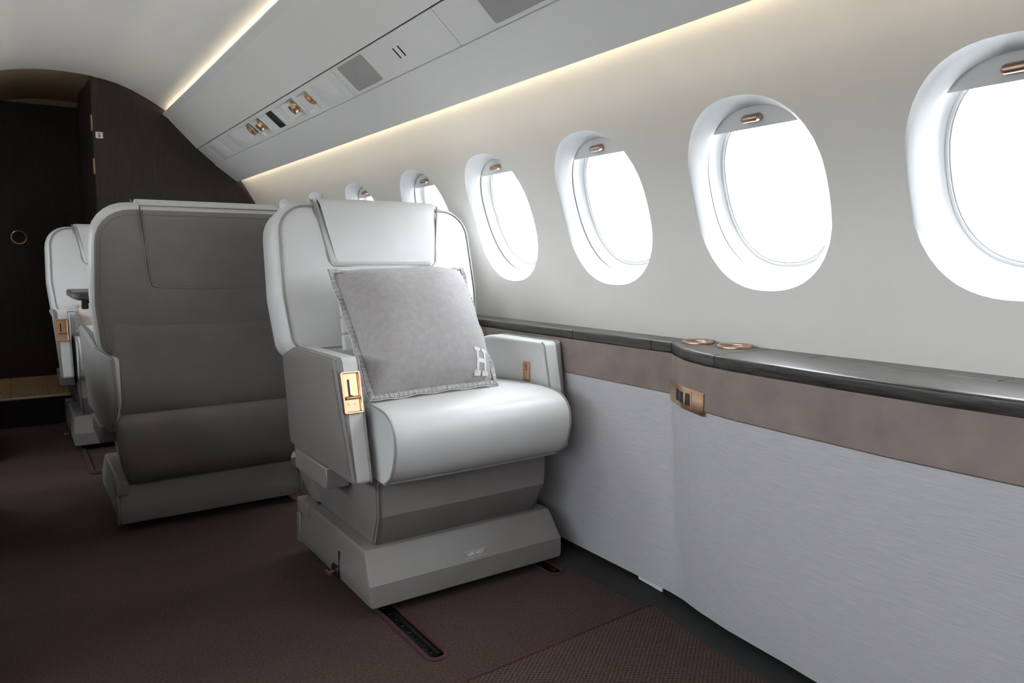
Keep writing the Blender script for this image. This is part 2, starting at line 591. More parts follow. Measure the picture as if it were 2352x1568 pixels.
A2, B2 = Vector((.948, 0, 1.558)), Vector((1.042, 0, 1.478))
PN = Vector((-.648, 0, -.762))
def overhead(sgn, rootname, label):
    up = MB()
    pr = [(.800, 1.719), (.7745, 1.735), (.768, 1.740), (.768, 1.7455), (.7705, 1.7475), (.774, 1.7445), (.86, 1.6535), (.946, 1.5615), (.952, 1.569)]
    up.loft(extr_y(pr, YA, YB - .002, sgn), False, False, closed=False)
    r = up.build(rootname, 'bin')
    tag(r, label, kind='structure')
    lo = MB()
    pr = [(1.051, 1.488), (1.0440, 1.4755), (1.107, 1.4285), (1.166, 1.3835), (1.1695, 1.382), (1.172, 1.3835), (1.1725, 1.387), (1.168, 1.3935), (1.12, 1.432)]
    lo.loft(extr_y(pr, YA, YB - .002, sgn), False, False, closed=False)
    lo.build('lower_panel', 'bin', r)
    bk = MB()
    pr = [(.9515, 1.5675), (.990, 1.585), (1.070, 1.515), (1.0505, 1.4870)]
    bk.loft(extr_y(pr, YA, YB - .002, sgn), False, False, closed=False)
    bk.build('joint_backing', 'gap', r)
    for nm, (x0, z0, x1, z1) in (('ceiling_light_strip', (.868, 1.696, .884, 1.683)), ('wall_light_strip', (1.098, 1.474, 1.110, 1.486))):
        d = MB()
        d.loft(extr_y([(x0, z0), (x1, z1)], YA + .05, YB - .05, sgn), False, False, closed=False)
        d.build(nm, 'led', r)
    return r
trim_1 = overhead(1, 'trim_1', 'white overhead panel running above the windows')
trim_2 = overhead(-1, 'trim_2', 'white overhead panel across the aisle')

def psu_pt(Y, t, d=0.0):
    p = A2 + (B2 - A2) * t + PN * d
    return Vector((p.x, Y, p.z))

def psu_plate(mb, y0, y1, t0, t1, d0, d1, r=.006):
    sc = (B2 - A2).length
    ol = rrect(y0, y1, t0 * sc, t1 * sc, r, 4)
    ol2 = rrect(y0 + .0012, y1 - .0012, t0 * sc + .0012, t1 * sc - .0012, max(r - .001, .0005), 4)
    mb.loft([[psu_pt(p.x, p.y / sc, d0) for p in ol], [psu_pt(p.x, p.y / sc, d1) for p in ol], [psu_pt(p.x, p.y / sc, d1 + .0006) for p in ol2]], False, True)

def psu_face(y0, y1, pockets):
    """panel strip with rectangular pockets (ya, yb, t0, t1, depth_a, depth_b)"""
    mb = MB()
    def q(a, b, c, d): mb.add([a, b, c, d], [(0, 1, 2, 3)])
    e = .0015
    g = .008
    y0 += e; y1 -= e
    T0, T1 = g, 1 - g
    P = psu_pt
    # rolled edges
    for (ya, yb, ta, tb, da, db) in ((y0, y1, T0, T0, 0, -.012), (y0, y1, T1, T1, 0, -.012), ):
        q(P(ya, ta, da), P(yb, ta, da), P(yb, tb, db), P(ya, tb, db))
    q(P(y0, T0), P(y0, T1), P(y0, T1, -.012), P(y0, T0, -.012))
    q(P(y1, T0), P(y1, T1), P(y1, T1, -.012), P(y1, T0, -.012))
    ys = [y0]
    for p in sorted(pockets):
        ya, yb, t0, t1, d0, d1 = p
        q(P(ys[-1], T0), P(ya, T0), P(ya, T1), P(ys[-1], T1))
        q(P(ya, T0), P(yb, T0), P(yb, t0), P(ya, t0))
        q(P(ya, t1), P(yb, t1), P(yb, T1), P(ya, T1))
        tm0, tm1 = t0 + .05, t1 - .12
        ia, ib = ya + .008, yb - .004
        q(P(ia, tm0, d0), P(ib, tm0, d1), P(ib, tm1, d1), P(ia, tm1, d0))
        q(P(ya, t0), P(yb, t0), P(ib, tm0, d1), P(ia, tm0, d0))
        q(P(ya, t1), P(yb, t1), P(ib, tm1, d1), P(ia, tm1, d0))
        q(P(ya, t0), P(ya, t1), P(ia, tm1, d0), P(ia, tm0, d0))
        q(P(yb, t0), P(yb, t1), P(ib, tm1, d1), P(ib, tm0, d1))
        ys.append(yb)
    q(P(ys[-1], T0), P(y1, T0), P(y1, T1), P(ys[-1], T1))
    return mb

def reading_light(parent, Y, t, facing, lens=True):
    org = psu_pt(Y, t, -.012)
    ax = (PN + Vector((0, facing, 0))).normalized()
    mb = MB()
    mb.lathe(([(.004, -.004), (.026, -.004), (.0285, .000), (.027, .004), (.0215, .006), (.020, .008), (.020, .019), (.018, .022), (.0155, .021), (.0155, .016), (.004, .015)] if lens else [(.004, -.004), (.026, -.004), (.0285, .000), (.027, .003), (.020, .0045), (.015, .003), (.004, .002)]), org, ax, 28)
    b = mb.build('reading_light', 'gold', parent)
    lb = MB()
    if lens:
        lb.lathe([(.001, .016), (.0152, .016), (.0152, .0195), (.009, .0208), (.001, .0212)], org, ax, 24)
        lb.build('lens', 'lens', b)
        rb = MB()
        rb.tube([org + ax * .0215 + (ax.orthogonal().normalized() * cos(a) + ax.cross(ax.orthogonal().normalized()) * sin(a)) * .0188 for a in (2 * pi * k / 28 for k in range(28))], .0018, 6, True)
        rb.build('rim', 'black', b)
    else:
        lb.lathe([(.001, .002), (.010, .002), (.012, .006), (.007, .010), (.001, .011)], org, ax, 16)
        lb.build('nozzle', 'gold', b)

# unit nearest the bulkhead: reading lights, vents and covers
u1 = empty('passenger_service_unit', (1.0, 3.6, 1.52))
def under(o):          # keep world geometry while parenting to an Empty placed at the thing's base
    return o
def at_root(root, o):
    o.matrix_parent_inverse = Matrix.Translation(-Vector(root.location))
    return o
def psu_add(root, mb, name, m, smooth=True):
    return at_root(root, mb.build(name, m, root, smooth))
pk = [(2.830, 2.970, .13, .88, -.004, -.042), (2.995, 3.150, .13, .88, -.004, -.042), (3.165, 3.250, .15, .88, -.004, -.030),
      (3.385, 3.465, .15, .88, -.004, -.030), (3.480, 3.610, .13, .88, -.004, -.042), (3.630, 3.825, .13, .88, -.004, -.042)]
pk = [(a, b, c, d, f, e) for a, b, c, d, e, f in pk]
psu_add(u1, psu_face(2.520, YB - .012, pk), 'face_panel', 'bin', False)
mb = MB(); psu_plate(mb, 3.280, 3.358, .15, .85, 0, .0015, .003); psu_add(u1, mb, 'display', 'black')
for (a, b, c, d) in ((2.584, 2.772, .08, .90), (3.852, 4.062, .09, .93), (4.252, 4.462, .06, .94)):
    mb = MB(); psu_plate(mb, a, b, c, d, 0, .0012, .010); psu_add(u1, mb, 'cover_plate', 'bin')
mb = MB()
c0 = psu_pt(4.565, .47)
uu = (B2 - A2).normalized()
mb.loft([[c0 + Vector((0, cos(a), 0)) * .040 * s_ + uu * sin(a) * .056 * s_ + PN * d for a in (2 * pi * k / 40 for k in range(40))] for s_, d in ((1, 0), (1, .0012), (.95, .002))], False, True)
psu_add(u1, mb, 'speaker_cover', 'bin')
for (Y, fc, ln) in ((2.866, -.10, False), (3.045, .12, True), (3.540, .12, True), (3.715, -.10, False)):
    tmp = empty('tmp')
    reading_light(tmp, Y + .012, .47, fc, ln)
    for o in list(tmp.children):
        if not ln:
            o.name = 'air_vent'
        o.parent = u1
        at_root(u1, o)
    bpy.data.objects.remove(tmp)
for Y in (3.205, 3.425):
    mb = MB()
    mb.loft([[psu_pt(Y + y, t, d) for y, t in ((-.006, .28), (.012, .40), (.016, .55), (.002, .42))] for d in (-.030, -.018)])
    psu_add(u1, mb, 'vent_slot', 'black')
tag(u1, 'overhead service unit with bronze reading lights and air vents by bulkhead', 'service unit')

u2 = empty('speaker_panel', (1.0, 2.15, 1.52))
psu_add(u2, psu_face(1.776, 2.520, []), 'face_panel', 'bin', False)
mb = MB(); psu_plate(mb, 2.264, 2.470, .06, .90, 0, .0012, .008); psu_add(u2, mb, 'speaker_grille', 'grille')
for Y in (2.080, 2.047):
    mb = MB(); psu_plate(mb, Y - .0035, Y + .0035, .33, .63, 0, .0006, .002); psu_add(u2, mb, 'vent_slit', 'black')
tag(u2, 'overhead panel with square grey speaker grille and two thin dark slits', 'speaker panel')

u3 = empty('grille_panel', (1.0, .6, 1.52))
psu_add(u3, psu_face(YA + .01, 1.776, []), 'face_panel', 'bin', False)
mb = MB(); psu_plate(mb, 1.28, 1.590, .06, .90, 0, .0012, .010); psu_add(u3, mb, 'return_air_grille', 'grille')
tag(u3, 'overhead panel with large grey rounded grille above the ledge cup holders', 'overhead panel')
u4 = empty('plain_panel', (2 * XC - 1.0, 1.0, 1.52))
mbx = psu_face(YA + .01, YB - .012, [])
mbx.v = [side(-1, p) for p in mbx.v]
psu_add(u4, mbx, 'face_panel', 'bin', False)
tag(u4, 'plain white overhead service strip across the aisle', 'overhead panel')

# ------------------------------------------------------------------ floor and carpet
def flat_with_holes(name, outer, holes, z, m, parent, kind=None):
    bm = bmesh.new()
    for lp in [outer] + holes:
        vs = [bm.verts.new((p[0], p[1], z)) for p in lp]
        for i in range(len(vs)):
            bm.edges.new((vs[i], vs[(i + 1) % len(vs)]))
    bmesh.ops.triangle_fill(bm, use_beauty=True, edges=bm.edges[:])
    bmesh.ops.recalc_face_normals(bm, faces=bm.faces)
    for f in bm.faces:
        if f.normal.z < 0:
            f.normal_flip()
    me = bpy.data.meshes.new(name)
    bm.to_mesh(me); bm.free()
    me.materials.append(M[m])
    o = bpy.data.objects.new(name, me)
    COL.objects.link(o)
    o.parent = parent
    return o

def slot(x0, x1, y0, y1, n=8):
    r = (x1 - x0) / 2 * .98
    return [(p.x, p.y) for p in rrect(x0, x1, y0, y1, r, n)]

fb = MB()
fb.box(2 * XC - 1.46, 1.46, YA - .02, 5.72, -.05, -.014)
floor = tag(fb.build('floor', 'gap', smooth=False), 'cabin floor under brown carpet', kind='structure')
SX0, SX1 = 2 * XC - 1.44, 1.44
slots = [slot(.722, .770, 1.388, 2.15), slot(1.225, 1.273, 1.595, 2.15)]
seam = lambda x: 1.282 + (x - .78) * .055
flat_with_holes('carpet_panel', [(SX0, seam(SX0) + .004), (SX1, seam(SX1) + .004), (SX1, YB), (SX0, YB)], slots, 0.0, 'carpet', floor)
flat_with_holes('carpet_panel', [(SX0, YA), (SX1, YA), (SX1, seam(SX1) - .004), (SX0, seam(SX0) - .004)], [], 0.0005, 'carpet2', floor)
mb = MB(); mb.tube([(SX0, seam(SX0), .0005), (.5, seam(.5), .0005), (SX1, seam(SX1), .0005)], .0048, 6); mb.build('carpet_seam', 'binding', floor)
for s_ in slots:
    mb = MB(); mb.tube([(x, y, .001) for x, y in s_], .0055, 6, True); mb.build('carpet_binding', 'binding', floor)
# bound inset of the aisle carpet beside the far seat
ins = [(p.x, p.y) for p in rrect(.222, .60, 3.49, 4.40, .02, 4)]
mb = MB(); mb.tube([(x, y, .001) for x, y in ins], .011, 6, True); mb.build('carpet_binding', 'binding', floor)
for (x0, x1, y0, y1) in ((.727, .765, 1.39, 2.14), (1.23, 1.268, 1.60, 2.14)):
    rl = empty('seat_track', ((x0 + x1) / 2, (y0 + y1) / 2, -.014))
    mb = MB()
    mb.box(-(x1 - x0) / 2, -(x1 - x0) / 2 + .010, -(y1 - y0) / 2 + .03, (y1 - y0) / 2, 0, .010)
    mb.box((x1 - x0) / 2 - .010, (x1 - x0) / 2, -(y1 - y0) / 2 + .03, (y1 - y0) / 2, 0, .010)
    mb.box(-(x1 - x0) / 2, (x1 - x0) / 2, -(y1 - y0) / 2 + .02, (y1 - y0) / 2, 0, .002)
    mb.build('rail', 'rail', rl, smooth=False)
    k = 0
    while k * .038 < (y1 - y0) - .06:
        mb = MB()
        yy = -(y1 - y0) / 2 + .045 + k * .038
        mb.tube([(.007 * cos(a) , yy + .007 * sin(a), .0035) for a in (pi * .1 + pi * .8 * q / 6 for q in range(7))], .0012, 5)
        mb.build('track_lug', 'rail', rl)
        k += 1
        if k > 16: break
    near = 'aisle side' if x0 < .9 else 'wall side'
    tag(rl, 'black metal seat track in the carpet on the %s of the pillow seat' % near, 'seat track')

# ------------------------------------------------------------------ lower side wall: fabric, suede band, wooden ledge
def interp(tab, y):
    tab = sorted(tab)
    if y <= tab[0][0]: return tab[0][1]
    if y >= tab[-1][0]: return tab[-1][1]
    for i in range(len(tab) - 1):
        if tab[i][0] <= y <= tab[i + 1][0]:
            t = (y - tab[i][0]) / (tab[i + 1][0] - tab[i][0])
            t = t * t * (3 - 2 * t) * .35 + t * .65
            return tab[i][1] + (tab[i + 1][1] - tab[i][1]) * t
LEDGE = [(-2.6, 1.235), (.2, 1.228), (.454, 1.214), (.569, 1.208), (.716, 1.210), (.908, 1.221), (1.039, 1.239), (1.10, 1.256), (1.177, 1.288), (1.225, 1.316), (1.262, 1.342), (1.282, 1.3535), (1.30, 1.3535), (4.8, 1.3535)]
SUEDE = [(-2.6, 1.238), (.2, 1.230), (.445, 1.218), (.64, 1.212), (.795, 1.219), (.986, 1.230), (1.075, 1.246), (1.15, 1.272), (1.242, 1.325), (1.275, 1.3515), (1.30, 1.3535), (4.8, 1.3535)]
FABB = [(-2.6, 1.325), (.45, 1.326), (.83, 1.333), (.93, 1.343), (1.073, 1.352), (1.167, 1.366), (1.258, 1.386), (1.30, 1.39), (4.8, 1.39)]
ysamp = [YA + (0.2 - YA) * i / 6 for i in range(6)] + [.2 + .025 * i for i in range(40)] + [1.2 + .01 * i for i in range(12)] + [1.33 + (YB - .012 - 1.33) * i / 8 for i in range(9)]
ZT_, ZN, ZS, ZF = .697, .665, .568, .0245
def lower_side(sgn, wall):
    rows = []
    for y in ysamp:
        xs, xb = interp(SUEDE, y), interp(FABB, y)
        rows.append([side(sgn, (xs + (xb - xs) * t - .010 * sin(pi * t) * 0, y, ZS + (ZF - ZS) * t)) for t in (0, .15, .35, .6, .8, .95, 1)] + [side(sgn, (xb + .012, y, ZF - .004)), side(sgn, (xb + .03, y, ZF + .01))])
    mb = MB(); mb.loft(rows, False, False, closed=False)
    mb.build('fabric_panel', 'fabric', wall)
    rows = []
    for y in ysamp:
        xs = interp(SUEDE, y); xl = interp(LEDGE, y) + .003
        rows.append([side(sgn, p) for p in ((xs + .01, y, ZS - .003), (xs - .001, y, ZS - .0022), (xs - .0045, y, ZS + .001), (xs - .0045, y, (ZS + ZN) / 2), (min(xl, xs) - .002, y, ZN + .004))])
    mb = MB(); mb.loft(rows, False, False, closed=False)
    mb.build('suede_band', 'suede', wall)
lower_side(1, wall_right)
lower_side(-1, wall_left)

def ledge_seg(sgn, y0, y1, back, parent, name='ledge_board'):
    g = .0013
    y0 += g; y1 -= g
    ys = sorted(set([y0, y1] + [y for y in ysamp if y0 + .002 < y < y1 - .002]))
    rows = []
    for y in ys:
        xf = interp(LEDGE, y)
        b = back if back else 1.4383
        pts = [(b, ZN), (b, ZT_ - .001), (b - .001, ZT_)]
        pts += [(xf + .055, ZT_), (xf + .016, ZT_ - .0006)]
        pts += [(xf + .007 - .007 * sin(a), ZT_ - .0078 + .007 * cos(a)) for a in (pi / 2 * k / 6 for k in range(1, 7))]
        pts += [(xf + .001, ZN + .005), (xf + .004, ZN)]
        rows.append([side(sgn, (x, y, z)) for x, z in pts])
    mb = MB(); mb.loft(rows)
    return mb.build(name, 'wood', parent, ang=35)

ledge = empty('side_ledge', (1.40, 1.0, ZN))
for (a, b, bk) in ((1.676, YB - .014, None), (1.352, 1.676, None), (1.2815, 1.352, None), (1.050, 1.2815, None), (YA + .01, 1.050, 1.3665)):
    at_root(ledge, ledge_seg(1, a, b, bk, ledge))
for (a, b) in ((.905, 1.050), (.548, .905), (-.40, .548), (YA + .01, -.40)):
    mb = MB(); mb.box(1.3675, 1.4383, a + .0009, b - .0009, ZN + .004, ZT_, .001, 1)
    at_root(ledge, mb.build('lid_board', 'wood', ledge))
for (x, y, r) in ((1.3945, 1.232, .0365), (1.3915, 1.118, .0375)):
    mb = MB()
    mb.lathe([(r - .0045, .0005), (r + .002, .0005), (r + .002, .004), (r, .0065), (r - .003, .0065), (r - .0045, .004), (r - .0045, .0008)], (x, y, ZT_), (0, 0, 1), 40)
    ring_o = at_root(ledge, mb.build('cup_holder_ring', 'bronze', ledge))
    mb = MB(); mb.lathe([(.001, .0004), (r - .0045, .0004), (r - .0045, .0012), (.001, .0012)], (x, y, ZT_), (0, 0, 1), 32)
    at_root(ledge, mb.build('cup_holder_well', 'black', ledge))
tag(ledge, 'dark stained oak side ledge with bronze cup holder rings under the windows', 'ledge')
ledge2 = empty('side_ledge', (2 * XC - 1.40, 1.0, ZN))
for (a, b) in ((1.352, YB - .014), (YA + .01, 1.352)):
    at_root(ledge2, ledge_seg(-1, a, b, None, ledge2))
tag(ledge2, 'dark stained oak side ledge across the aisle', 'ledge')

bbm = MB()  # flat black strip stands in for the soft shadow under the fabric overhang
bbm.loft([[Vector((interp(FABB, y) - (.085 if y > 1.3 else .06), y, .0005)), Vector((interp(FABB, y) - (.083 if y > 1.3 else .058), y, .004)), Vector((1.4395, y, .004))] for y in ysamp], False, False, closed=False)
tag(bbm.build('floor_shadow_right', 'gap'), 'black strip standing in for the soft shadow along the foot of the side wall', kind='structure')

# power and control plate on the curved suede band
cp = empty('control_plate', (1.29, 1.17, .562))
def band_pt(y, z, d):
    x = interp(SUEDE, y)
    dx = (interp(SUEDE, y + .004) - interp(SUEDE, y - .004)) / .008
    nrm = Vector((-1, dx, 0)).normalized()
    return Vector((x - .0045, y, z)) + nrm * d
def band_plate(y0, y1, z0, z1, d0, d1, r=.004, n=14):
    ol = []
    for i in range(n + 1): ol.append((y0 + (y1 - y0) * i / n, z0))
    for i in range(n + 1): ol.append((y1 + (y0 - y1) * i / n, z1))
    m_ = MB()
    b = .0015
    def inset(p):
        y, z = p
        return (min(max(y, y0 + b), y1 - b), min(max(z, z0 + b), z1 - b))
    v = []
    rows = []
    for i in range(n + 1):
        y = y0 + (y1 - y0) * i / n
        yi = min(max(y, y0 + b), y1 - b)
        rows.append([band_pt(y, z0, d0), band_pt(y, z0, d1 - .0006), band_pt(yi, z0 + b, d1), band_pt(yi, z1 - b, d1), band_pt(y, z1, d1 - .0006), band_pt(y, z1, d0)])
    m_.loft(rows)
    return m_
ZP0, ZP1 = .557, .609
at_root(cp, band_plate(1.072, 1.262, ZP0, ZP1, 0, .003).build('plate', 'gold', cp))
at_root(cp, band_plate(1.122, 1.212, ZP0 + .006, ZP1 - .004, .003, .0048).build('bezel', 'gold', cp))
for k in range(3):
    y0 = 1.128 + k * .0280
    bt = at_root(cp, band_plate(y0, y0 + .0180, ZP0 + .013, ZP1 - .012, .0048, .0066, n=4).build('button', 'black', cp))
    yc = y0 + .009
    for (dz, kind) in ((.008, 0), (-.006, 1)):
        mb = MB()
        c = band_pt(yc, (ZP0 + ZP1) / 2 + dz, .0068)
        if kind == 0:
            mb.tube([c + Vector((0, .003 * cos(a), .003 * sin(a))) for a in (2 * pi * q / 10 for q in range(10))], .0006, 4, True)
        else:
            mb.tube([c + Vector((0, -.003, 0)), c + Vector((0, 0, .003)), c + Vector((0, .003, 0))], .0006, 4)
        ic = mb.build('icon', 'blue' if k == 0 else 'label', bt)
        at_root(cp, ic)
tag(cp, 'copper control plate with three black buttons on the suede band', 'control plate')

# small white bracket showing under the fabric panel
br = MB()
br.hexa([(1.402, 1.34, .004), (1.408, 1.34, .004), (1.402, 1.43, .008), (1.408, 1.43, .008), (1.402, 1.34, .03), (1.408, 1.34, .03), (1.402, 1.435, .03), (1.408, 1.435, .03)], .001, 1)
tag(br.build('panel_bracket', 'label'), 'small white bracket peeking out below the grey fabric panel', 'bracket')

# ------------------------------------------------------------------ forward bulkhead, passage, doors
def wall_poly(name, x0, x1, z0, z1, y0, y1, m, label):
    mb = MB(); mb.box(x0, x1, y0, y1, z0, z1)
    return tag(mb.build(name, m, smooth=False), label, kind='structure')
JX = .408
wall_front = wall_poly('wall_front', JX, 1.50, -.05, 1.98, YB, YB + .035, 'bulk', 'dark wenge bulkhead panel beside the open passage')
mb = MB(); mb.box(-.95, 2 * XC - JX - .38, YB, YB + .035, -.05, 1.98)
mb.build('bulkhead_panel', 'bulk', wall_front, smooth=False)
wall_rear = wall_poly('wall_rear', -1.0, 1.55, -.05, 1.98, YA - .04, YA, 'bulk', 'dark wood partition closing the aft end of the cabin')
# passage
wp = wall_poly('wall_passage', .47, .50, .0, 1.98, YB + .035, 5.66, 'bulk', 'dark wood side of the forward passage')
mb = MB(); mb.box(-.62, -.59, YB + .035, 5.66, 0, 1.98); mb.build('passage_panel', 'bulk', wp, smooth=False)
mb = MB(); mb.box(-.62, .50, 5.622, 5.70, -.05, 1.98); mb.build('end_panel', 'bulk', wp, smooth=False)
mb = MB(); mb.box(-.62, .50, 5.605, 5.622, 1.882, 1.98); mb.build('door_header', 'tan', wp, smooth=False)
fl = MB(); fl.box(-.62, .50, YB + .002, 5.66, -.05, .150)
tag(fl.build('floor_passage', 'bulk', smooth=False), 'raised passage floor behind a dark step', kind='structure')
ff = bpy.data.objects['floor_passage']
for i in range(6):
    x = -.60 + i * .18
    mb = MB(); mb.box(x + .001, min(x + .179, .47), YB + .012, 5.62, .150, .1545, .001, 1)
    mb.build('plank', 'plank', ff)
mb = MB(); mb.box(-.60, JX, YB - .003, YB + .012, .147, .1575, .002, 2); mb.build('step_nosing', 'nosing', ff)
d1 = MB(); d1.box(-.60, .475, 5.600, 5.62, .150, 1.880, .002, 1)
door_1 = tag(d1.build('door_1', 'bulk'), 'dark closed door at the far end of the passage', kind='structure')
mb = MB(); mb.tube([(.037 + .040 * cos(a), 5.590, 1.045 + .040 * sin(a)) for a in (2 * pi * k / 36 for k in range(36))], .0035, 8, True)
mb.build('ring_pull', 'gold', door_1)
# open door leaf folded back along the passage
oo = rpoly([(0, .16, .004), (.48, .16, .004), (.48, 1.895, .05), (0, 1.895, .004)], 6)
mb = MB()
hd = Vector((-.055, 1, 0)).normalized(); nn = Vector((-1, -.055, 0)).normalized()
hb = Vector((JX - .002, YB + .037, 0))
mb.loft([[hb + hd * p.x + Vector((0, 0, p.y)) + nn * t for p in oo] for t in (-.03, 0)])
door_2 = tag(mb.build('door_2', 'bulk', smooth=False), 'dark door leaf folded back into the passage', kind='structure')
for (z0, z1) in ((1.618, 1.703), (1.382, 1.467)):
    mb = MB(); mb.box(JX - .0035, JX, YB + .001, YB + .072, z0, z1, .0008, 1)
    h = mb.build('hinge', 'hinge', door_2)
    for k in range(4):
        s2 = MB(); s2.lathe([(.001, 0), (.0045, 0), (.0035, .001), (.001, .0012)], (JX - .0035, YB + .022 + .022 * (k % 2), z0 + .013 + k * .02), (-1, 0, 0), 10)
        s2.build('screw', 'bronze', h)
# fire extinguisher sticker
st = empty('extinguisher_sticker', (.4385, YB, 1.577))
mb = MB(); ol = rrect(.4205, .4560, 1.5765, 1.6110, .003, 4)
mb.loft([[Vector((p.x, YB - d, p.y)) for p in ol] for d in (0.0, .0008)])
at_root(st, mb.build('backing', 'label', st, smooth=False))
mb = MB()
def flat2(pts, y=YB - .0010):
    mb.loft([[Vector((x, yy, z)) for x, z in pts] for yy in (YB - .0009, y - .0003)])
flat2([(.4345, 1.5800), (.4425, 1.5800), (.4425, 1.5975), (.4410, 1.6000), (.4360, 1.6000), (.4345, 1.5975)])
flat2([(.4370, 1.6000), (.4400, 1.6000), (.4400, 1.6030), (.4370, 1.6030)])
flat2([(.4280, 1.6030), (.4500, 1.6030), (.4500, 1.6052), (.4280, 1.6052)])
flat2([(.4280, 1.5990), (.4300, 1.5990), (.4300, 1.6035), (.4280, 1.6035)])
at_root(st, mb.build('extinguisher_symbol', 'red', st, smooth=False))
tag(st, 'small white sticker with red fire extinguisher symbol on the bulkhead', 'sticker')
# passage downlight
dl = empty('downlight', (-.12, 5.15, 1.875))
mb = MB(); mb.lathe([(.020, .012), (.034, .012), (.036, .003), (.030, .0), (.022, .002)], (0, 0, 0), (0, 0, 1), 24); mb.build('trim_ring', 'bronze', dl)
mb = MB(); mb.lathe([(.001, .004), (.022, .004), (.022, .012), (.001, .012)], (0, 0, 0), (0, 0, 1), 20); mb.build('lamp_lens', 'lens', dl)
sp = bpy.data.lights.new('downlight_lamp', 'SPOT')
sp.energy = 7; sp.color = (1, .68, .35); sp.spot_size = radians(48); sp.spot_blend = .6; sp.shadow_soft_size = .015
so = bpy.data.objects.new('downlight_lamp', sp); COL.objects.link(so); so.location = (-.12, 5.15, 1.868)
tag(dl, 'small recessed downlight in the passage ceiling', 'downlight')

# ------------------------------------------------------------------ seats
UPV = Vector((0, .2147, .9767)); FWV = Vector((0, -.9767, .2147))
def bk(x, t, nn_):
    return Vector((x, .257, .70)) + UPV * t + FWV * nn_

def back_outline(d, n=7):
    c = [(-.338 + d, -.088 + d, max(.062 - d, .008)), (.338 - d, -.088 + d, max(.062 - d, .008)), (.354 - d, .10, .35), (.345 - d, .398 - d, max(.110 - d, .01)),
         (-.345 + d, .398 - d, max(.110 - d, .01)), (-.354 + d, .10, .35)]
    return rpoly(c, n)

